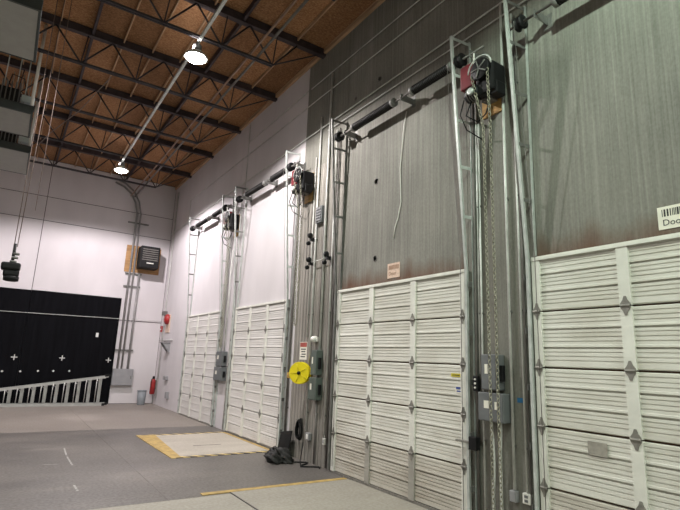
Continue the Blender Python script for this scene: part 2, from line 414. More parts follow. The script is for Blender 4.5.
# ------------------------------------------------------------------ sectional dock doors
SECH = .565
def sec_profile():
    d = .044; p = [(0, .009)]
    def groove(z, wd, dp): return [(d, z-wd/2), (d-dp, z-wd/2+.001), (d-dp, z+wd/2-.001), (d, z+wd/2)]
    p += [(d-.014, .009), (d, .018)]
    th = (SECH-.018)/3
    for t in range(3):
        z0 = .014+t*th
        if t: p += [(d, z0-.012), (d-.028, z0-.010), (d-.028, z0+.006), (d+.003, z0+.008), (d+.003, z0+.026), (d, z0+.030)]
        for q in (.33, .55, .77): p += groove(z0+th*q, .010, .010)
    p += [(d, SECH-.016), (d-.014, SECH-.009), (0, SECH-.009)]
    return p
PROF = sec_profile()
def make_door(yf, yn, n):
    w = yf-yn
    t = thing('door_%d' % n, (XW, (yf+yn)/2, 0), DL[n-1], None, 'white sectional dock doors', 'structure')
    sty = [yn+.045, yn+w/3, yn+2*w/3, yf-.045]
    for k in range(5):
        z = .025+k*SECH
        low = (k == 0)
        s = MB().prism([(XW-a, z+b) for a, b in PROF], 'y', yn, yf).build('section', ('door_clean_lit' if n < 3 else 'door_low' if low else 'door_white'), t)
        for q, y in enumerate(sty):
            wd = .045 if q in (0, 3) else .052
            MB().box(XW-.062, XW-.03, y-wd, y+wd, z+.006, z+SECH-.006).build('stile', 'stile_grey' if (low and n > 2 and q in (1, 2)) else 'stile_white', s)
            if k < 4:
                zj = z+SECH
                a, h = wd*.85, .085
                hx = [(y-a*.22, zj+h), (y-a*.5, zj+.05), (y-a, zj+.02), (y-a, zj-.02), (y-a*.5, zj-.05), (y-a*.22, zj-h), (y+a*.22, zj-h), (y+a*.5, zj-.05), (y+a, zj-.02), (y+a, zj+.02), (y+a*.5, zj+.05), (y+a*.22, zj+h)]
                hb = MB().prism(hx, 'x', XW-.068, XW-.060)
                hb.cyl((XW-.070, y-a, zj), (XW-.070, y+a, zj), .012, 8)
                hb.build('hinge', 'hinge', s, False)
        if k == 4:
            MB().prism([(XW-.003, z+SECH-.003), (XW-.07, z+SECH-.003), (XW-.07, z+SECH-.03), (XW-.062, z+SECH-.03), (XW-.062, z+SECH+.012), (XW-.003, z+SECH+.012)], 'y', yn, yf).build('top_rail', 'stile_white', s)
    MB().box(XW-.055, XW-.005, yn, yf, .001, .032).build('bottom_seal', 'hinge', t)
    return t
DL = ['white ribbed dock door farthest from the camera, beside the red fire fittings', 'white ribbed dock door with the striped yellow-edged leveler plate before it',
      'white ribbed dock door with small yellow and blue stickers at its right', 'nearest white ribbed dock door, cut off by the right edge of the photo']
doors = []
for n, (yf, yn) in enumerate(DOORS, 1): doors.append(make_door(yf, yn, n))

MB().box(XW-.0548, XW-.0542, 2.545, 2.725, .965, 1.085).build('adhesive_patch', 'smudge', doors[3])

# ------------------------------------------------------------------ vertical lift tracks
def make_track(y, side, label, mtn):
    """side +1: far jamb, -1: near jamb. wall angle at the wall, rail leaning out from the wall with height"""
    t = thing('door_track', (XW, y, 0), label, 'door track', 'vertical lift door tracks')
    zt = 5.93
    def so(z): return .085 if z < 2.85 else .085+(z-2.85)/(zt-2.85)*.235
    # leaning rail: C section
    for nm, mt_, pts in (('rail', mtn, [(0.02, 2.85), ]),):
        r = MB()
        for (z0, z1) in ((.03, 2.85), (2.85, zt)):
            a0, a1 = so(z0 if z0 > 2.8 else 0), so(z1)
            for (dx0, dx1, dy0, dy1) in ((-.005, 0, -.017, .017), (0, .026, .013, .017), (0, .026, -.017, -.013)):
                r.add([(XW-a0+dx0, y+dy0, z0), (XW-a0+dx1, y+dy0, z0), (XW-a0+dx1, y+dy1, z0), (XW-a0+dx0, y+dy1, z0),
                       (XW-a1+dx0, y+dy0, z1), (XW-a1+dx1, y+dy0, z1), (XW-a1+dx1, y+dy1, z1), (XW-a1+dx0, y+dy1, z1)],
                      [(0,3,2,1),(4,5,6,7),(0,1,5,4),(1,2,6,5),(2,3,7,6),(3,0,4,7)])
        r.build('rail', mtn, t)
    ya = y+side*.045; yu = y-.045
    def angle(yy, z0, z1): MB().box(XW-.006, XW-.001, yy-.016, yy+.016, z0, z1).box(XW-.04, XW-.006, yy-.016, yy-.012, z0, z1).build('wall_angle', mtn, t)
    angle(ya, .01, 2.88); angle(yu, 2.885, zt)
    z = .35
    while z < 2.8:
        MB().box(XW-.09, XW-.006, ya-.004, ya+.004, z, z+.06).build('bracket', 'galv_dark', t); z += .57
    for z in (3.48, 4.12, 4.74, 5.36, 5.88):
        a = so(z)
        MB().add([(XW-a+.005, y-.016, z), (XW-a+.005, y-.010, z), (XW-.006, yu+.003, z), (XW-.006, yu-.003, z), (XW-a+.005, y-.016, z+.04), (XW-a+.005, y-.010, z+.04), (XW-.006, yu+.003, z+.04), (XW-.006, yu-.003, z+.04)],
                 [(0,3,2,1),(4,5,6,7),(0,1,5,4),(1,2,6,5),(2,3,7,6),(3,0,4,7)]).build('bracket', 'galv_dark' if side > 0 else mtn, t)
    return t
nm = ['farthest dock door', 'dock door behind the striped leveler plate', 'dock door carrying the yellow sticker', 'nearest dock door']
for n, (yf, yn) in enumerate(DOORS):
    m_ = 'galv' if n != 2 else 'galv'
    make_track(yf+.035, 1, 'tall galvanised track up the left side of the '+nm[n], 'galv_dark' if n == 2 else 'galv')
    make_track(yn-.035, -1, 'tall galvanised track up the right side of the '+nm[n], 'galv')

# ------------------------------------------------------------------ torsion spring shafts
ZS = 5.56; XS = XW-.23
def make_springs(n, yf, yn, lb):
    t = thing('torsion_spring_shaft', (XS, (yf+yn)/2, ZS), lb, 'spring shaft', 'torsion spring shafts above the doors')
    MB().cyl((XS, yf+.05, ZS), (XS, yn-.50, ZS), .016, 8).build('shaft', 'conduit_dark', t)
    w = yf-yn
    for (a, b) in ((yf-.55, yf-.55-1.04), (yn+.80, yn+.04)):
        pts = []; turns = int(abs(a-b)/.03); N = turns*10
        for i in range(N+1):
            q = i/N; ang = q*turns*2*math.pi
            pts.append((XS+math.cos(ang)*.052, a+(b-a)*q, ZS+math.sin(ang)*.052))
        MB().tube(pts, .015, 5).build('spring', 'spring_black', t)
        for yy in (a, b): MB().lathe([(.035, -.03), (.068, -.025), (.068, .025), (.035, .03)], (XS, yy, ZS), 'y', 12).build('spring_cone', 'galv_dark', t, True)
    for yy in (yf-.02, yn+.0): 
        MB().lathe([(.03, -.05), (.085, -.045), (.085, -.03), (.07, -.02), (.07, .02), (.085, .03), (.085, .045), (.03, .05)], (XS, yy-.08 if yy > yn+.5 else yy-.12, ZS), 'y', 16).build('cable_drum', 'black_metal', t, True)
    for yy in (yf-.30, (yf-.55-1.04+yn+.80)/2+.02, yn-.30):
        MB().box(XS-.03, XW-.002, yy-.004, yy+.004, ZS-.05, ZS+.05).box(XW-.008, XW-.002, yy-.05, yy+.05, ZS-.09, ZS+.09).build('bearing_plate', 'galv_dark', t)
for n, lb in enumerate(['black torsion spring shaft above the farthest dock door', 'black torsion spring shaft on white wall above the dock door with striped leveler plate',
                        'black torsion spring shaft on grey concrete above the door with the yellow sticker', 'black torsion spring shaft at the top right above the nearest dock door']):
    make_springs(n, *DOORS[n], lb)
for n, (yf, yn) in enumerate(DOORS):
    for (yy, sd) in ((yf-.06, 'left'), (yn+.05, 'right')):
        tag(MB().tube([(XW-.075, yy, .1), (XW-.085, yy, 2.85), (XS-.092, yy-.02, ZS)], .004, 5).build('lift_cable', 'conduit_dark'),
            'thin lift cable at the %s of the %s' % (sd, nm[n]), 'cable', 'door lift cables')

# ------------------------------------------------------------------ door operators with hand chains
def chain_links(mb, pts, L=.055, r=.006, wd=.017):
    """interlocking oval links along a polyline"""
    seg = [(Vector(a), Vector(b)) for a, b in zip(pts[:-1], pts[1:])]
    k = 0
    for a, b in seg:
        n = max(1, int((b-a).length/(L*.78))); t = (b-a).normalized()
        ax = Vector((0, 1, 0)) if abs(t.y) < .8 else Vector((1, 0, 0))
        u = (ax-t*ax.dot(t)).normalized(); v = t.cross(u)
        for i in range(n):
            c = a+(b-a)*((i+.5)/n); s = u if k % 2 else v; k += 1
            loop = []
            for q in range(8):
                an = 2*math.pi*q/8
                loop.append(c+t*math.cos(an)*L*.5+s*math.sin(an)*wd)
            mb.tube(loop, r, 4, True)
    return mb
OPS = [(11.93, 'red and black door operator high beside the farthest dock door', 'hand chain loop hanging under the operator beside the farthest door', 1.9),
       (8.18, 'red and black door operator on plywood above the yellow reel', 'hand chain loop hanging down the grey pier above the yellow reel', 2.3),
       (3.66, 'large red and black door operator on plywood between the two nearest doors', 'steel hand chain loop hanging in front of the grey switch boxes of the near pier', .25)]
for i, (y, lb, lc, zc) in enumerate(OPS):
    t = thing('door_operator', (XW, y, 4.75), lb, 'door operator', 'door operators on the piers')
    x = XW-.14
    MB().box(XW-.02, XW-.001, y-.085, y+.22, 4.74, 5.32).build('backing_board', 'plywood', t)
    MB().cbox(x-.15, x+.04, y+.10, y+.34, 5.08, 5.40, .02).build('control_housing', 'red_paint', t)
    MB().cbox(x-.15, x+.10, y-.17, y+.09, 4.90, 5.28, .03).build('gearbox', 'black_metal', t)
    MB().lathe([(.05, -.19), (.085, -.18), (.09, -.15), (.09, .0), (.08, .02), (.04, .03)], (x-.09, y+.24, 4.98), 'y', 16).build('motor', 'black_metal', t, True)
    for k in range(4): MB().lathe([(.07, -.006), (.10, -.004), (.10, .004), (.07, .006)], (x-.09, y+.10+.035*k, 4.98), 'y', 16).build('cooling_fin', 'conduit_dark', t, True)
    MB().lathe([(.02, -.03), (.045, -.028), (.045, .0), (.02, .002)], (x-.18, y+.13, 4.97), 'x', 12).build('motor_cap', 'galv', t, True)
    MB().lathe([(.03, -.02), (.13, -.02), (.14, -.012), (.12, 0), (.14, .012), (.13, .02), (.03, .02)], (x-.19, y-.02, 5.20), 'x', 24).build('chain_wheel', 'black_metal', t, True)
    for k in range(5): MB().cyl((x-.215, y-.02, 5.20), (x-.215, y-.02+.12*math.cos(k*1.257), 5.20+.12*math.sin(k*1.257)), .009, 6).build('wheel_spoke', 'galv_dark', t)
    MB().tube([(x-.20, y-.02+math.cos(a)*.175, 5.20+math.sin(a)*.165) for a in [math.pi*q/10 for q in range(11)]], .009, 6).build('chain_guide', 'galv', t)
    MB().cbox(x-.10, x+.06, y-.19, y-.08, 4.86, 5.02, .012).build('brake_box', 'black_metal', t)
    MB().cbox(x-.04, x+.09, y-.05, y+.10, 4.86, 4.97, .012).build('limit_switch', 'conduit_dark', t)
    MB().box(x-.17, x-.155, y+.085, y+.10, 5.12, 5.48).build('bracket_arm', 'white_plastic', t)
    MB().box(x-.02, x+.0, y+.05, y+.08, 5.2, ZS-.02).build('bracket_arm', 'galv_dark', t)
    MB().tube([(x-.1, y+.2, 4.90), (x-.13, y+.26, 4.72), (x-.08, y+.12, 4.60), (x-.05, y+.02, 4.68), (x, y, 4.88)], .010, 6).build('power_lead', 'black_rubber', t)
    MB().tube([(x-.12, y+.30, 4.95), (x-.16, y+.33, 4.75), (x-.10, y+.28, 4.55), (x+.08, y+.2, 4.45)], .008, 6).build('power_lead', 'black_rubber', t)
    c = MB(); xx = XW-.2
    chain_links(c, [(XW-.345, y+.10, 5.15), (xx-.03, y+.03, 4.5), (xx, y+.03, zc+.05), (xx, y-.02, zc), (xx, y-.07, zc+.05), (xx-.03, y-.07, 4.5), (XW-.345, y-.14, 5.15)])
    tag(c.build('hand_chain', 'chain_steel'), lc, 'chain', 'hand chains of the door operators')

# ------------------------------------------------------------------ pipes, conduits on the dock wall
def pipe(name, pts, r, mtn, label, cat='conduit', group=None):
    return tag(MB().tube(pts, r, 8).build(name, mtn), label, cat, group)
def straps(o, y, zs, r):
    for z in zs: MB().box(XW-.03, XW-.002, y-r-.005, y+r+.005, z, z+.02).build('strap', 'galv_dark', o)
pipe('wall_conduit', [(XW-.03, 8.35, 7.24), (XW-.03, -2, 7.20)], .010, 'conduit', 'topmost thin horizontal conduit across the dark concrete wall')
pipe('wall_conduit', [(XW-.03, 16.6, 6.86), (XW-.03, -2, 6.88)], .010, 'conduit', 'thin horizontal conduit crossing both white and grey dock wall under the topmost one')
pipe('wall_conduit', [(XW-.03, YB-.05, 6.05), (XW-.03, 16.6, 6.08), (XW-.03, -2, 6.24)], .012, 'conduit', 'bright horizontal conduit just above the torsion springs along the dock wall')
pipe('wall_conduit', [(XW-.03, 7.6, 6.02), (XW-.03, -2, 5.98)], .010, 'conduit', 'thin horizontal conduit directly behind the springs on grey concrete')
pipe('wall_conduit', [(XW-.02, 11.62, ZC-.15), (XW-.02, 11.62, 7.22), (XW-.02, 11.62, 5.95)], .012, 'conduit', 'thin vertical conduit on the white wall above the pier of two far doors')
pipe('wall_conduit', [(XW-.02, 16.45, 6.86), (XW-.02, 16.45, 5.95)], .010, 'conduit', 'short vertical conduit above the left track of the farthest door')
pipe('wall_conduit', [(XW-.02, 11.62, 7.22), (XW-.02, 8.5, 7.26)], .010, 'conduit', 'thin horizontal conduit under the roof edge on the white wall')
# pier between the two nearest doors
for (y, z0, z1, r, mtn, lb) in [
    (4.03, .02, 5.4, .016, 'conduit_dark', 'dark vertical conduit beside the door with the yellow sticker, near pier'),
    (3.985, 1.62, 5.35, .010, 'conduit', 'thin vertical conduit rising from the black push button on the near pier'),
    (3.945, .02, 4.7, .012, 'conduit', 'vertical conduit left of the grey switch boxes on the near pier'),
    (3.555, .485, 6.2, .016, 'conduit', 'vertical conduit right of the grey switch boxes rising from grey junction box'),
    (3.405, .49, 5.95, .013, 'conduit', 'vertical conduit rising from the white receptacle on the near pier'),
    (3.365, .02, 5.9, .012, 'conduit_dark', 'dark vertical pipe next to the left track of the nearest door')]:
    o = pipe('vertical_conduit', [(XW-r-.012, y, z0), (XW-r-.012, y, z1)], r, mtn, lb, 'conduit', 'conduits on the near pier')
    straps(o, y, [z for z in (.9, 2.3, 3.6, 5.0) if z0 < z < z1-.1], r)
for y, lb in ((3.80, 'left flexible conduit hanging from the lower grey switch box'), (3.70, 'right flexible conduit hanging from the lower grey switch box')):
    pts = [(XW-.05+.006*math.sin(z*9+y*40), y+.008*math.sin(z*6+y*20), z) for z in [1.14-.06*k for k in range(19)]]
    pipe('flexible_conduit', pts, .014, 'conduit', lb, 'conduit', 'flexible conduits on the near pier')
# pier between the middle doors
for (y, z0, z1, r, mtn, lb) in [
    (8.62, .02, 5.2, .022, 'conduit_dark', 'dark vertical strip at the left edge of the pier with the yellow reel'),  # added dark tube standing in for the dark strip beside the door track
    (8.00, 2.1, 5.6, .012, 'conduit', 'thin vertical conduit above the small sign on the yellow reel pier'),
    (7.86, .50, 6.4, .018, 'conduit', 'vertical conduit rising from the outlet on the yellow reel pier'),
    (7.59, 2.1, 6.0, .012, 'conduit_dark', 'dark vertical conduit above the white beacon'),
    (7.53, 1.87, 7.2, .022, 'conduit', 'thick vertical conduit rising from the green switch boxes'),
    (7.55, .02, 1.035, .016, 'conduit_dark', 'dark vertical conduit from the green switch boxes down to the floor'),
    (7.27, .465, 5.9, .014, 'conduit', 'vertical conduit beside the left track of the door with the yellow sticker'),
    (7.17, .02, 5.9, .016, 'conduit_dark', 'dark vertical pipe close to the left track of the door with yellow sticker')]:
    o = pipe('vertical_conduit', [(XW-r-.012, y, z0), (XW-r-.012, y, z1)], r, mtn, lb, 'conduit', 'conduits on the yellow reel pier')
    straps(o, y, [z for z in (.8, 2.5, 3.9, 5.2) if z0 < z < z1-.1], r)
# pier between the two far doors
for (y, z0, z1, r, mtn, lb) in [
    (12.30, 1.83, 5.3, .02, 'conduit', 'left vertical conduit on the pier between the two far doors'),
    (12.08, 1.825, 4.4, .02, 'conduit', 'middle vertical conduit on the pier between the two far doors'),
    (11.72, .02, 6.0, .022, 'conduit', 'right vertical conduit on the pier between the two far doors')]:
    pipe('vertical_conduit', [(XW-r-.012, y, z0), (XW-r-.012, y, z1)], r, mtn, lb, 'conduit', 'conduits on the far pier')

# ------------------------------------------------------------------ switch boxes and outlets
def ebox(name, y0, y1, z0, z1, dep, mtn, label, cat, handle=True, plate=True):
    t = thing(name, (XW, (y0+y1)/2, z0), label, cat)
    MB().cbox(XW-dep, XW-.001, y0, y1, z0, z1, .008).build('enclosure', mtn, t)
    MB().box(XW-dep-.004, XW-dep, y0+.012, y1-.012, z0+.012, z1-.012).build('cover', mtn, t)
    w, h = abs(y1-y0), z1-z0
    if plate:
        MB().box(XW-dep-.006, XW-dep-.004, y0+w*.55, y0+w*.75, z0+h*.45, z0+h*.72).build('label_plate', 'paper', t)
    if handle:
        MB().cbox(XW-dep*.7, XW-dep*.35, y0-.045, y0-.003, z0+h*.25, z0+h*.7, .006).build('switch_handle', 'black_metal', t)
    return t
ebox('disconnect_switch', 3.66, 3.87, 1.46, 1.84, .14, 'box_grey', 'upper grey disconnect switch box on the near pier under the chain', 'switch box')
b = ebox('control_box', 3.59, 3.93, 1.13, 1.43, .13, 'box_grey', 'wide lower grey control box on the near pier', 'switch box', handle=False)
MB().box(XW-.136, XW-.134, 3.66, 3.70, 1.26, 1.34).build('label_plate', 'paper', b)
t = thing('push_button_station', (XW, 4.0, 1.44), 'small black push button station left of the grey switch boxes', 'push button')
MB().cbox(XW-.09, XW-.05, 3.965, 4.04, 1.43, 1.60, .008).build('body', 'black_metal', t)
for z in (1.47, 1.515, 1.56): MB().lathe([(.012, 0), (.012, -.01), (.008, -.012)], (XW-.09, 4.0, z), 'x', 10).build('button', 'white_plastic', t)
tag(MB().box(XW-.003, XW-.0005, 3.44, 3.51, 1.35, 1.40).build('blue_tape', 'blue_tape'), 'small strip of blue tape on the near concrete pier', 'tape')
t = thing('junction_box', (XW, 3.56, .37), 'small grey junction box low on the near pier', 'junction box')
MB().cbox(XW-.06, XW-.001, 3.52, 3.60, .37, .48, .006).build('body', 'panel_grey', t); MB().box(XW-.063, XW-.06, 3.53, 3.59, .38, .47).build('cover', 'panel_grey', t)
t = thing('electrical_outlet', (XW, 3.43, .38), 'white double receptacle low on the near pier beside the grey junction box', 'outlet')
MB().cbox(XW-.05, XW-.001, 3.36, 3.45, .385, .485, .006).build('plate', 'white_plastic', t)
for z in (.415, .455): MB().box(XW-.053, XW-.05, 3.385, 3.425, z-.012, z+.012).build('socket', 'box_grey', t)
t = thing('slide_latch', (XW, 4.05, .8), 'dark slide latch on the right track of the door with the yellow sticker', 'latch')
MB().cbox(XW-.14, XW-.07, 3.96, 4.07, .80, .94, .006).build('latch_body', 'black_metal', t)
MB().cbox(XW-.125, XW-.095, 4.07, 4.28, .86, .885, .004).build('bolt', 'hinge', t)
# pier with yellow reel
ebox('disconnect_switch', 7.46, 7.64, 1.45, 1.87, .13, 'box_green', 'upper green-grey switch box right of the yellow reel', 'switch box')
ebox('disconnect_switch', 7.43, 7.68, 1.04, 1.41, .13, 'box_green', 'lower green-grey switch box right of the yellow reel', 'switch box')
RC = Vector((XW-.19, 7.88, 1.47)); t = thing('cord_reel', RC, 'round yellow cord reel mounted on the grey pier', 'reel')
t.rotation_euler = (0, 0, math.radians(38))          # swung out on its bracket towards the room
def reel(prof, nm_, mt_, sm): MB().lathe(prof, RC, 'x', 28).build(nm_, mt_, t, sm)
reel([(.03, -.06), (.185, -.06), (.19, -.052), (.19, -.042), (.15, -.038), (.15, .038), (.19, .042), (.19, .055), (.03, .055)], 'spool', 'yellow_reel', False)
reel([(.015, -.09), (.03, -.085), (.03, -.058), (.015, -.058)], 'hub', 'black_metal', True)
for a in range(5):
    an = a*2*math.pi/5; MB().cyl((RC.x-.063, RC.y+math.cos(an)*.05, 1.47+math.sin(an)*.05), (RC.x-.063, RC.y+math.cos(an)*.16, 1.47+math.sin(an)*.16), .008, 6).build('rib', 'yellow_reel', t)
MB().cyl((RC.x+.055, RC.y, 1.47), (RC.x+.14, RC.y, 1.47), .03, 10).build('mount', 'black_metal', t)
MB().cbox(RC.x-.02, RC.x+.05, RC.y+.16, RC.y+.25, 1.37, 1.47, .01).build('plug', 'plywood', t)
t = thing('notice_sign', (XW, 8.14, 1.72), 'small white notice sign with red-brown heading above the yellow reel', 'sign')
MB().box(XW-.006, XW-.001, 8.01, 8.27, 1.70, 2.02).build('plate', 'paper', t)
MB().box(XW-.009, XW-.006, 8.02, 8.26, 1.93, 2.01).build('heading', 'ink_red', t)
for k, z in enumerate((1.88, 1.835, 1.79, 1.745)): MB().box(XW-.008, XW-.006, 8.05+.02*(k % 2), 8.23-.015*(k % 3), z, z+.02).build('text_line', 'ink', t)
t = thing('warning_beacon', (XW, 7.69, 2.0), 'white rounded beacon on the pier above the green switch boxes', 'beacon')
MB().box(XW-.03, XW-.001, 7.62, 7.76, 2.02, 2.10).build('base', 'white_plastic', t)
MB().lathe([(.005, -.10), (.03, -.095), (.05, -.07), (.058, -.03), (.058, 0)], (XW-.02, 7.69, 2.06), 'x', 16).build('dome', 'white_plastic', t, True)
t = thing('louvred_box', (XW, 7.73, 4.2), 'dark louvred box high on the yellow reel pier', 'box')
MB().cbox(XW-.07, XW-.001, 7.62, 7.84, 4.20, 4.52, .006).build('housing', 'box_grey', t)
for k in range(5): MB().box(XW-.085, XW-.07, 7.64, 7.82, 4.24+.055*k, 4.265+.055*k).build('louvre', 'panel_grey', t)
for (y, z, lb) in [(7.94, 3.46, 'black pulley bracket on the vertical conduit of the reel pier, left lower one'), (7.33, 3.47, 'black pulley bracket near the left track of the stickered door'),
                   (7.94, 3.92, 'black pulley bracket on the reel pier, below the louvred box')]:
    t = thing('pulley_bracket', (XW, y, z), lb, 'bracket', 'black brackets on the reel pier')
    MB().box(XW-.10, XW-.001, y-.035, y+.035, z-.03, z+.03).build('arm', 'black_metal', t)
    MB().lathe([(.02, -.02), (.05, -.018), (.04, 0), (.05, .018), (.02, .02)], (XW-.12, y-.02, z+.06), 'y', 14).build('pulley', 'black_metal', t, True)
    MB().lathe([(.02, -.02), (.04, -.018), (.03, 0), (.04, .018), (.02, .02)], (XW-.12, y+.03, z-.08), 'y', 14).build('pulley', 'black_metal', t, True)
pipe('tie_rod', [(XW-.09, 7.86, 3.47), (XW-.09, 7.37, 3.47)], .008, 'conduit', 'thin rod joining two black pulley brackets on the reel pier', 'rod')
t = thing('coiled_cable', (XW, 8.06, .3), 'coil of black cable hanging on the grey pier above the bag', 'cable coil')
for k in range(4):
    pts = []
    for q in range(22):
        a = 2*math.pi*q/22
        pts.append((XW-.03-.018*k, 8.06+math.sin(a)*(.075+.008*(k % 3))*(1+.25*math.cos(a)*-1), .50+math.cos(a)*(.18-.012*k)))
    MB().tube(pts, .011, 6, True).build('loop', 'black_rubber', t)
MB().cyl((XW-.12, 8.06, .665), (XW-.001, 8.06, .675), .008, 8).build('hook', 'galv_dark', t)
t = thing('electrical_outlet', (XW, 7.76, .36), 'grey outlet box beside the hanging black cable coil', 'outlet')
MB().cbox(XW-.06, XW-.001, 7.70, 7.82, .36, .48, .006).build('body', 'panel_grey', t); MB().box(XW-.064, XW-.06, 7.73, 7.79, .38, .46).build('socket', 'white_plastic', t)
t = thing('electrical_outlet', (XW, 7.22, .36), 'small white outlet at the foot of the left track of the stickered door', 'outlet')
MB().cbox(XW-.04, XW-.001, 7.235, 7.295, .36, .46, .006).build('body', 'white_plastic', t); MB().box(XW-.043, XW-.04, 7.25, 7.28, .38, .44).build('socket', 'panel_grey', t)
# leaning black board + crumpled bag + cables on the floor
t = thing('leaning_board', (XW-.1, 8.5, 0), 'black board leaning against the pier behind the black bag', 'board')
MB().add([(XW-.16, 8.26, 0), (XW-.14, 8.26, 0), (XW-.14, 8.67, 0), (XW-.16, 8.67, 0), (XW-.085, 8.26, .45), (XW-.065, 8.26, .45), (XW-.065, 8.67, .38), (XW-.085, 8.67, .38)],
         [(0,3,2,1),(4,5,6,7),(0,1,5,4),(1,2,6,5),(2,3,7,6),(3,0,4,7)]).build('panel', 'black_rubber', t)
MB().box(XW-.165, XW-.13, 8.26, 8.67, 0, .02).build('edge_strip', 'black_metal', t)
def make_bag(cx, cy, lx, ly, lz, label, name='crumpled_bag'):
    t = thing(name, (cx, cy, 0), label, 'bag')
    bm = bmesh.new(); bmesh.ops.create_icosphere(bm, subdivisions=4, radius=1)
    for v in bm.verts:
        p = v.co.copy()
        n = 1+.18*math.sin(5*p.x+2*p.y+1)+.14*math.sin(8*p.y-3*p.z)+.1*math.sin(13*p.x+9*p.z)+.06*math.sin(21*p.y+17*p.x)
        z = max(p.z*n, -.55)+.55
        v.co = (cx+p.x*n*lx, cy+p.y*n*ly, z*lz)
    bm.verts.index_update(); mb = MB().add([v.co[:] for v in bm.verts], [[v.index for v in f.verts] for f in bm.faces]); bm.free()
    mb.build('body', 'bag_black', t, True)
    MB().tube([(cx-lx*.3, cy-ly*.6, lz*1.1), (cx-lx*.5, cy-ly*.4, lz*1.7), (cx-lx*.4, cy+ly*.2, lz*1.75), (cx-lx*.2, cy+ly*.6, lz*1.15)], .014, 6).build('strap', 'bag_black', t)
make_bag(4.16, 8.02, .20, .27, .13, 'crumpled black bag on the floor in front of the leaning board')
pts = [(XW-.18-.12*math.sin(k*.7), 8.0-.045*k, .012) for k in range(18)]
tag(MB().tube(pts, .011, 6).build('floor_cable', 'black_rubber'), 'black cable lying on the floor beside the crumpled bag', 'cable')
pts = [(XW-.05, 7.9, .30), (XW-.06, 7.92, .12), (XW-.10, 7.88, .012), (XW-.25, 7.6, .012), (XW-.33, 7.45, .012), (XW-.2, 7.4, .012)]
tag(MB().tube(pts, .009, 6).build('floor_cable', 'black_rubber'), 'thin black cable dropping from the outlet to the floor', 'cable')
# far pier boxes
ebox('disconnect_switch', 11.90, 12.30, 1.47, 1.82, .14, 'box_grey', 'upper dark switch box on the pier between the two far doors', 'switch box')
ebox('disconnect_switch', 11.86, 12.36, 1.12, 1.44, .15, 'box_grey', 'lower dark switch box on the pier between the two far doors', 'switch box')

# ------------------------------------------------------------------ signs and stickers
def wall_text(txt, y, z, size, x, mtn, parent, name='lettering'):
    cu = bpy.data.curves.new('text', 'FONT'); cu.body = txt; cu.size = size; cu.extrude = .0008; cu.resolution_u = 3
    ob = bpy.data.objects.new('text', cu); COL.objects.link(ob)
    dg = bpy.context.evaluated_depsgraph_get(); me = bpy.data.meshes.new_from_object(ob.evaluated_get(dg))
    bpy.data.objects.remove(ob)
    root = parent.location
    M = Matrix(((0, 0, -1, x), (-1, 0, 0, y), (0, 1, 0, z), (0, 0, 0, 1)))
    me.transform(Matrix.Translation(-root) @ M); me.materials.clear(); me.materials.append(MATS[mtn])
    o = bpy.data.objects.new(name, me); COL.objects.link(o); o.parent = parent; return o
t = thing('door_sign', (XW, 1.75, 2.93), 'white barcode sign reading Door above the nearest dock door', 'sign')
MB().box(XW-.007, XW-.001, 1.52, 1.985, 2.925, 3.125).build('plate', 'paper', t)
y = 1.95
while y > 1.56:
    wd = random.choice((.006, .009, .014)); MB().box(XW-.0085, XW-.007, y-wd, y, 3.035, 3.10).build('bar', 'ink', t); y -= wd+random.choice((.006, .010))
wall_text('Door', 1.95, 2.955, .078, XW-.0085, 'ink', t)
t = thing('door_sign', (XW, 5.58, 2.9), 'small pinkish barcode sign above the door with the yellow sticker', 'sign')
MB().box(XW-.007, XW-.001, 5.45, 5.73, 2.925, 3.145).build('plate', 'paper_pink', t)
y = 5.70
while y > 5.48:
    wd = random.choice((.008, .012, .018)); MB().box(XW-.0085, XW-.007, y-wd, y, 3.05, 3.115).build('bar', 'ink_brown', t); y -= wd+random.choice((.006, .009))
wall_text('Door', 5.70, 2.965, .08, XW-.0085, 'ink_brown', t)
t = thing('door_sticker', (XW-.05, 4.31, 1.58), 'small yellow sticker on the right of the dock door', 'sticker')
MB().box(XW-.052, XW-.0445, 4.245, 4.41, 1.575, 1.612).build('film', 'sticker_yellow', t)
MB().box(XW-.0535, XW-.052, 4.27, 4.39, 1.588, 1.597).build('print', 'ink', t)
t = thing('door_sticker', (XW-.05, 4.26, 1.4), 'small white and blue sticker below the yellow sticker on the dock door', 'sticker')
MB().box(XW-.052, XW-.0445, 4.205, 4.34, 1.39, 1.465).build('film', 'paper', t)
MB().box(XW-.0535, XW-.052, 4.215, 4.33, 1.43, 1.46).build('print', 'sticker_blue', t)
MB().box(XW-.0535, XW-.052, 4.23, 4.32, 1.402, 1.418).build('print', 'sticker_blue', t)
tag(MB().tube([(XW-.02, 5.33, 5.46), (XW-.02, 5.38, 5.3), (XW-.012, 5.47, 4.6), (XW-.012, 5.44, 4.05), (XW-.012, 5.50, 3.82), (XW-.012, 5.57, 3.68), (XW-.012, 5.60, 3.52)], .007, 6).build('dangling_wire', 'white_plastic'),
    'white cord hanging down the grey concrete above the stickered door', 'cord')

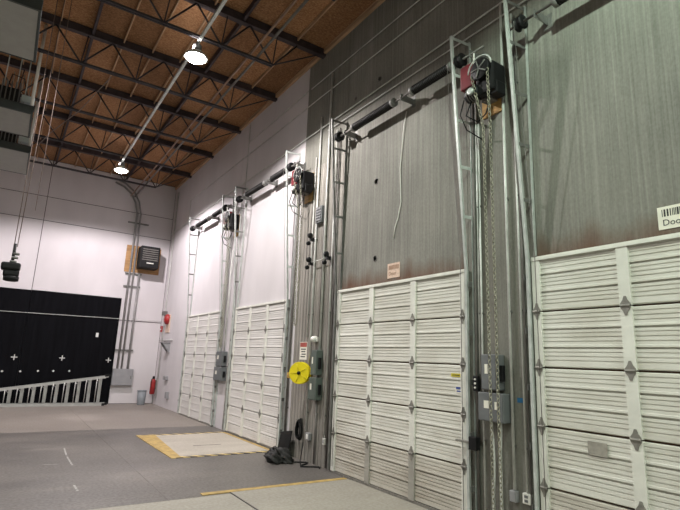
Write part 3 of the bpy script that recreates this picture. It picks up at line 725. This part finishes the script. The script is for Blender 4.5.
# ------------------------------------------------------------------ dock leveler plates
def leveler(x0, y0, y1, label, full):
    t = thing('dock_leveler', (x0, (y0+y1)/2, 0), label, 'dock leveler', 'dock leveler plates in the floor')
    x1 = XW-.09
    MB().box(x0+.02, x1, y0+.02, y1-.02, 0, .006).build('plate', 'leveler_plate' if full else 'floor_near', t)
    if full:
        MB().box(x0, x1, y0-.06, y0+.05, 0, .009).build('hazard_edge', 'hazard', t)
        MB().box(x0, x1, y1-.05, y1+.08, 0, .009).build('hazard_edge', 'hazard', t)
        MB().prism([(x0, y0-.05), (x0+.17, y0-.05), (x0+.36, y1+.05), (x0-.02, y1+.05)], 'z', 0, .010).build('yellow_edge', 'yellow_paint', t)
        MB().box(x1-.07, x1, y0, y1, .0, .010).build('lip_hinge', 'yellow_paint', t)
        MB().box(x0+.7, x0+1.25, 9.9, 9.93, .006, .009).build('seam', 'floor_dark', t)
    else:
        MB().box(x0-.35, x1, y1-.06, y1+.04, 0, .009).build('yellow_edge', 'yellow_paint', t)
        MB().box(x0, x0+.012, y0, y1-.04, 0, .008).build('seam', 'joint_dark', t)
    return t
leveler(2.60, 8.92, 11.42, 'pale leveler plate edged with yellow and striped paint before the second far door', True)
leveler(2.68, 4.30, 6.52, 'pale leveler plate with one yellow edge before the stickered door', False)

# ------------------------------------------------------------------ far wall: drape, markers, ladder, panel, conduits, heater
t = thing('backdrop_curtain', (-1.6, YB-.03, 0), 'large flat black backdrop covering the lower far wall', 'backdrop')
def cloth(x0, x1, z0, z1, name):
    n = int((x1-x0)/.12); vs = []; fs = []
    for i in range(n+1):
        x = x0+(x1-x0)*i/n; d = .008*math.sin(i*1.1)+.006*math.sin(i*.37)
        vs += [(x, YB-.045+d, z0), (x, YB-.045+d, z1), (x, YB-.02, z0), (x, YB-.02, z1)]
    for i in range(n):
        a, b2 = 4*i, 4*i+4
        fs += [(a, b2, b2+1, a+1), (a+2, a+3, b2+3, b2+2), (a+1, b2+1, b2+3, a+3), (a, a+2, b2+2, b2)]
    fs += [(0, 1, 3, 2), (4*n, 4*n+2, 4*n+3, 4*n+1)]
    MB().add(vs, fs).build(name, 'black_cloth', t)
cloth(-6.4, .475, .01, 3.52, 'cloth_panel'); cloth(.485, 3.17, .01, 3.53, 'cloth_panel')
ml = 'leftmost large,second large,third large,leftmost small,second small,third small,fourth small,fifth small'.split(',')
for (x, z, r), l in zip([(.32, 1.42, .085), (1.62, 1.44, .08), (3.0, 1.42, .08), (.07, .99, .03), (.54, 1.0, .03), (1.01, 1.02, .03), (1.43, 1.03, .03), (1.88, 1.04, .03)], ml):
    y0, y1 = YB-.066, YB-.058; k = .013
    tt = thing('tracking_marker', (x, y1, z), '%s white tape cross stuck on the black backdrop' % l, 'tape cross', 'white tape crosses on the backdrop')
    MB().box(x-r, x+r, y0, y1, z-k, z+k).build('tape_strip', 'tape_white', tt); MB().box(x-k, x+k, y0-.001, y1, z-r, z+r).build('tape_strip', 'tape_white', tt)
tag(MB().cbox(2.51, 2.59, YB-.07, YB-.055, 2.16, 2.30, .005).build('white_tag', 'tape_white'), 'small white tag on the black backdrop above the third cross', 'tag')
pipe('wall_wire', [(-6, YB-.075, 2.80), (-.25, YB-.075, 2.79), (3.18, YB-.075, 2.82), (XW-.02, YB-.05, 2.83)], .008, 'conduit', 'thin grey wire running across the black backdrop to the corner', 'wire')

t = thing('step_ladder', (1.5, 18.0, 0), 'aluminium step ladder lying on its side along the black backdrop', 'ladder')
xr0, xl0 = 3.02, -1.3
def rail_z(x): return .95-(3.02-x)*.147
for (yo, nmz) in ((18.22, 'front'), (17.98, 'rear')):
    xe = xr0 if nmz == 'front' else xr0-.12
    MB().box(xl0, xe, yo-.012, yo+.012, .003, .085).build('rail', 'aluminium', t)
    MB().add([(xl0, yo-.012, rail_z(xl0)-.075), (xe, yo-.012, rail_z(xe)-.075), (xe, yo+.012, rail_z(xe)-.075), (xl0, yo+.012, rail_z(xl0)-.075),
              (xl0, yo-.012, rail_z(xl0)), (xe, yo-.012, rail_z(xe)), (xe, yo+.012, rail_z(xe)), (xl0, yo+.012, rail_z(xl0))],
             [(0,3,2,1),(4,5,6,7),(0,1,5,4),(1,2,6,5),(2,3,7,6),(3,0,4,7)]).build('rail', 'aluminium', t)
x = 2.78
while x > xl0:
    MB().box(x-.045, x-.031, 18.14, 18.20, .085, rail_z(x)-.07).box(x+.031, x+.045, 18.14, 18.20, .085, rail_z(x)-.07).box(x-.031, x+.031, 18.19, 18.20, .085, rail_z(x)-.07).build('step', 'aluminium', t)
    MB().cyl((x-.13, 17.98, .08), (x-.13, 17.98, rail_z(x)-.07), .014, 6).build('rear_rung', 'aluminium', t)
    MB().cyl((x-.03, 18.15, rail_z(x)-.19), (x-.14, 18.15, rail_z(x)-.06), .010, 5).build('brace', 'aluminium', t)
    x -= .303
for (yo, z) in ((18.22, .04), (18.22, .94), (17.98, .04), (17.98, .94)): MB().cbox(2.99 if yo > 18.1 else 2.87, 3.07 if yo > 18.1 else 2.95, yo-.025, yo+.025, z-.035, z+.045, .006).build('foot', 'black_rubber', t)

t = thing('breaker_box', (3.5, YB, .61), 'grey electrical panel on the far white wall under the conduits', 'electrical panel')
MB().cbox(3.17, 3.82, YB-.16, YB-.001, .60, 1.15, .01).build('enclosure', 'panel_grey', t)
MB().box(3.19, 3.80, YB-.166, YB-.16, .62, 1.13).build('cover', 'panel_grey', t); MB().cbox(3.74, 3.77, YB-.18, YB-.166, .82, .92, .004).build('latch', 'galv_dark', t)
for (dx, r, lb) in ((0, .035, 'left thick conduit on the far wall bending under the roof down to the grey panel'), (.13, .03, 'middle conduit on the far wall bending under the roof down to the grey panel'), (.33, .035, 'right conduit on the far wall down to the grey panel')):
    x = 3.30+dx
    pts = [(2.45, YB-.10, 7.60+dx), (2.75+dx*.3, YB-.10, 7.50+dx), (3.02+dx*.6, YB-.10, 7.30+dx*.8), (3.2+dx*.9, YB-.10, 7.0+dx*.4), (x, YB-.10, 6.6), (x, YB-.10, 1.155)]
    if dx > .3: pts = [(x, YB-.10, 4.46), (x, YB-.10, 1.155)]
    pipe('bent_conduit', pts, r, 'conduit_mid', lb, 'conduit', 'conduits on the far wall')
for z, (x0, x1), lb in ((6.24, (3.05, 3.75), 'topmost'), (4.40, (3.17, 3.72), 'second'), (3.95, (3.17, 3.72), 'third'), (1.75, (3.17, 3.75), 'lowest')):
    tag(MB().box(x0, x1, YB-.062, YB-.001, z, z+.045).build('strut_bar', 'galv_dark'), '%s strut bar holding the conduits on the far wall' % lb, 'strut', 'strut bars on the far wall')
t = thing('unit_heater', (3.8, YB, 4.5), 'black louvred unit mounted on plywood high on the far wall', 'heater')
MB().box(3.12, 4.30, YB-.02, YB-.001, 4.48, 5.44).build('backing_board', 'plywood_brown', t)
MB().cbox(3.50, 4.14, YB-.60, YB-.05, 4.62, 5.38, .02).build('housing', 'black_metal', t)
MB().box(3.62, 4.02, YB-.05, YB-.02, 4.8, 5.2).build('mount', 'black_metal', t)
for k in range(6): MB().box(3.56, 4.08, YB-.62, YB-.60, 4.88+.075*k, 4.91+.075*k).build('louvre', 'conduit_dark', t)
MB().box(3.72, 3.95, YB-.625, YB-.60, 4.76, 4.80).build('name_plate', 'white_plastic', t)
t = thing('waste_bin', (4.11, 18.15, 0), 'grey waste bin on the floor in the far corner', 'bin')
MB().lathe([(.115, .0), (.12, .01), (.15, .46), (.14, .46), (.112, .02)], (4.11, 18.15, 0), 'z', 20).build('body', 'bin_grey', t, True)
MB().tube([(4.11+.15*math.cos(a), 18.15+.15*math.sin(a), .46) for a in [2*math.pi*k/20 for k in range(20)]], .012, 6, True).build('rim', 'bin_grey', t)

# far corner fittings on the dock wall
t = thing('fire_bell', (XW, 17.7, 2.7), 'red fire alarm strobe on a pale plate near the far corner', 'fire alarm')
MB().box(XW-.03, XW-.001, 17.42, 17.86, 2.42, 3.02).build('plate', 'paper_pink', t)
MB().lathe([(.02, -.14), (.10, -.13), (.17, -.08), (.18, -.03), (.18, 0)], (XW-.03, 17.62, 2.86), 'x', 18).build('bell', 'fire_red', t, True)
MB().cbox(XW-.14, XW-.001, 17.9, 18.15, 3.02, 3.16, .01).build('horn', 'conduit_dark', t)
t = thing('pull_station', (XW, 18.28, 2.45), 'small red pull station left of the red fire alarm', 'fire alarm')
MB().cbox(XW-.08, XW-.001, 18.16, 18.40, 2.45, 2.66, .01).build('body', 'fire_red', t); MB().box(XW-.09, XW-.08, 18.22, 18.34, 2.52, 2.56).build('lever', 'white_plastic', t)
pipe('wall_conduit', [(XW-.03, 18.15, .2), (XW-.03, 18.15, 7.6)], .018, 'conduit', 'vertical conduit on the dock wall close to the far corner')
pipe('wall_conduit', [(XW-.03, 18.55, 2.18), (XW-.03, 16.85, 2.16)], .014, 'conduit', 'short horizontal conduit below the red fire alarm')
t = thing('corner_bracket', (XW, 17.3, 1.8), 'grey triangular bracket on the white wall below the red fire alarm', 'bracket')
MB().prism([(XW-.002, 1.72), (XW-.26, 2.06), (XW-.002, 2.06)], 'y', 17.12, 17.16).build('gusset', 'panel_grey', t); MB().prism([(XW-.002, 1.72), (XW-.26, 2.06), (XW-.002, 2.06)], 'y', 17.40, 17.44).build('gusset', 'panel_grey', t)
MB().box(XW-.28, XW-.002, 17.10, 17.46, 2.06, 2.08).build('shelf', 'panel_grey', t)
t = thing('junction_box', (XW, 17.1, .9), 'small grey box midway up the white wall near the far corner', 'junction box')
MB().cbox(XW-.08, XW-.001, 16.98, 17.3, .87, .99, .008).build('body', 'panel_grey', t); MB().box(XW-.084, XW-.08, 17.0, 17.28, .885, .975).build('cover', 'panel_grey', t)
t = thing('junction_box', (XW, 16.75, .33), 'small grey box low on the white wall left of the farthest door', 'junction box')
MB().cbox(XW-.08, XW-.001, 16.66, 16.86, .32, .52, .008).build('body', 'panel_grey', t); MB().box(XW-.084, XW-.08, 16.68, 16.84, .34, .50).build('cover', 'panel_grey', t)
t = thing('fire_extinguisher', (XW-.11, 18.38, .33), 'red fire extinguisher hung on the dock wall in the far corner', 'fire extinguisher')
MB().lathe([(.06, .0), (.085, .02), (.085, .42), (.06, .49), (.03, .52)], (XW-.11, 18.38, .33), 'z', 18).build('cylinder', 'fire_red', t, True)
MB().cbox(XW-.14, XW-.08, 18.33, 18.43, .85, .93, .008).build('valve', 'black_metal', t)
MB().tube([(XW-.13, 18.33, .88), (XW-.2, 18.27, .82), (XW-.2, 18.27, .55)], .012, 6).build('hose', 'black_rubber', t)
MB().box(XW-.03, XW-.001, 18.34, 18.42, .5, .8).build('wall_hook', 'galv_dark', t)

# ------------------------------------------------------------------ hanging softbox panels on the left
def softbox(y0, y1, xr_, z, label):
    x0, x1 = -3.2, xr_
    t = thing('overhead_softbox', ((x0+x1)/2, (y0+y1)/2, z), label, 'softbox', 'grey softbox panels hung on the left')
    MB().box(x0+.03, x1-.03, y0+.03, y1-.03, z, z+.012).build('diffuser', 'softbox_grey', t)
    for (a, b2, c, d) in ((x0, x1, y0, y0+.035), (x0, x1, y1-.035, y1), (x0, x0+.035, y0+.035, y1-.035), (x1-.035, x1, y0+.035, y1-.035)):
        MB().box(a, b2, c, d, z-.004, z+(.16 if c == y0 and a == x0 and b2 == x1 else .045)).build('frame_bar', 'softbox_frame', t)
    MB().box(x0+.04, x1-.04, y0+.04, y1-.04, z+.03, z+.042).build('top_skin', 'softbox_frame', t)
    for (x, y) in ((x1-.045, y0+.05), (x1-.06, y1-.05), (x0+.06, y0+.05), (x0+.06, y1-.05)):
        MB().cyl((x, y, z+.04), (x, y, ZC-.002), .028 if (x > -1 and y < y0+.1) else .012, 8).build('hanging_pole', 'white_plastic', t)
    return t
softbox(6.98, 8.43, -.235, 6.0, 'nearest grey softbox panel hanging at the top left corner')
softbox(10.46, 11.74, -.19, 6.0, 'middle grey softbox panel with the pale fixture at its edge')
softbox(12.72, 14.47, -.14, 6.0, 'farthest grey softbox panel hanging above the far wall')
def fixture(y, x, label):
    z = 6.19
    t = thing('light_fixture', (x, y, z), label, 'light fixture', 'fixtures clamped on the softbox frames')
    MB().cbox(x-.20, x+.02, y-.10, y+.06, z+.09, z+.23, .015).build('ballast_box', 'fixture_pale', t)
    MB().cbox(x-.62, x-.22, y-.13, y+.13, z, z+.30, .03).build('lamp_head', 'black_metal', t)
    for k in range(6): MB().box(x-.60+.07*k, x-.58+.07*k, y-.15, y+.15, z+.02, z+.42).build('fin', 'galv_dark', t)
    MB().tube([(x-.1, y-.03, z+.2), (x-.2, y-.08, z+.55), (x-.4, y-.05, z+.6), (x-.45, y, z+.3)], .012, 6).build('lead', 'black_rubber', t)
    for dx in (-.15, -.30, -.50): MB().cyl((x+dx, y-.06, z), (x+dx, y-.06, ZC-.002), .011, 6).build('hanger_rod', 'galv', t)
    MB().box(x-.62, x+.02, y-.12, y+.10, z-.02, z+.0).build('base_plate', 'galv_dark', t)
    MB().tube([(x-.5, y+.1, z+.1), (x-.3, y+.14, z+.42), (x-.1, y+.12, z+.3), (x-.02, y+.08, z+.05)], .010, 6).build('lead', 'black_rubber', t)
fixture(10.74, -.22, 'dark lamp head with pale ballast box on the middle softbox')
fixture(13.0, -.22, 'dark lamp head with pale ballast box on the farthest softbox')

# chain hoist hanging in front of the far wall
t = thing('chain_hoist', (-.08, 9.0, 2.68), 'black lifting hoist hanging on ropes above the black backdrop', 'hoist')
MB().lathe([(.06, 0), (.10, .01), (.105, .07), (.07, .085)], (-.06, 9.0, 2.68), 'z', 16).build('lower_block', 'black_metal', t, True)
MB().cbox(-.175, .035, 8.91, 9.09, 2.755, 2.85, .025).build('middle_block', 'black_metal', t)
MB().cbox(-.215, .04, 8.90, 9.10, 2.845, 2.96, .03).build('upper_block', 'black_metal', t)
for k in range(3): MB().lathe([(.02, -.02), (.045, -.015), (.045, .015), (.02, .02)], (-.07+.012*k, 9.0, 2.985+.06*k), 'z', 12).build('collar', 'galv_dark', t, True)
MB().cyl((-.08, 9.0, 2.94), (-.08, 9.0, 3.26), .022, 8).build('shank', 'black_metal', t)
for dx in (-.012, .03): MB().cyl((-.08+dx, 9.0, 3.22), (-.08+dx*2.5, 9.0, ZC-.002), .007, 6).build('rope', 'rope', t)
tag(MB().cyl((.10, 9.3, 3.9), (.10, 9.3, ZC-.002), .006, 6).build('hanging_rope', 'rope'), 'thin rope hanging from the roof right of the black hoist', 'rope')
pts = [(-.08, 12.7, 6.12), (.15, 12.0, 6.3), (.6, 11.2, 6.65), (1.0, 10.2, 7.1)]
tag(MB().tube(pts, .010, 6).build('slung_cable', 'rope'), 'thin cable slung from the farthest softbox to a roof truss', 'cable')
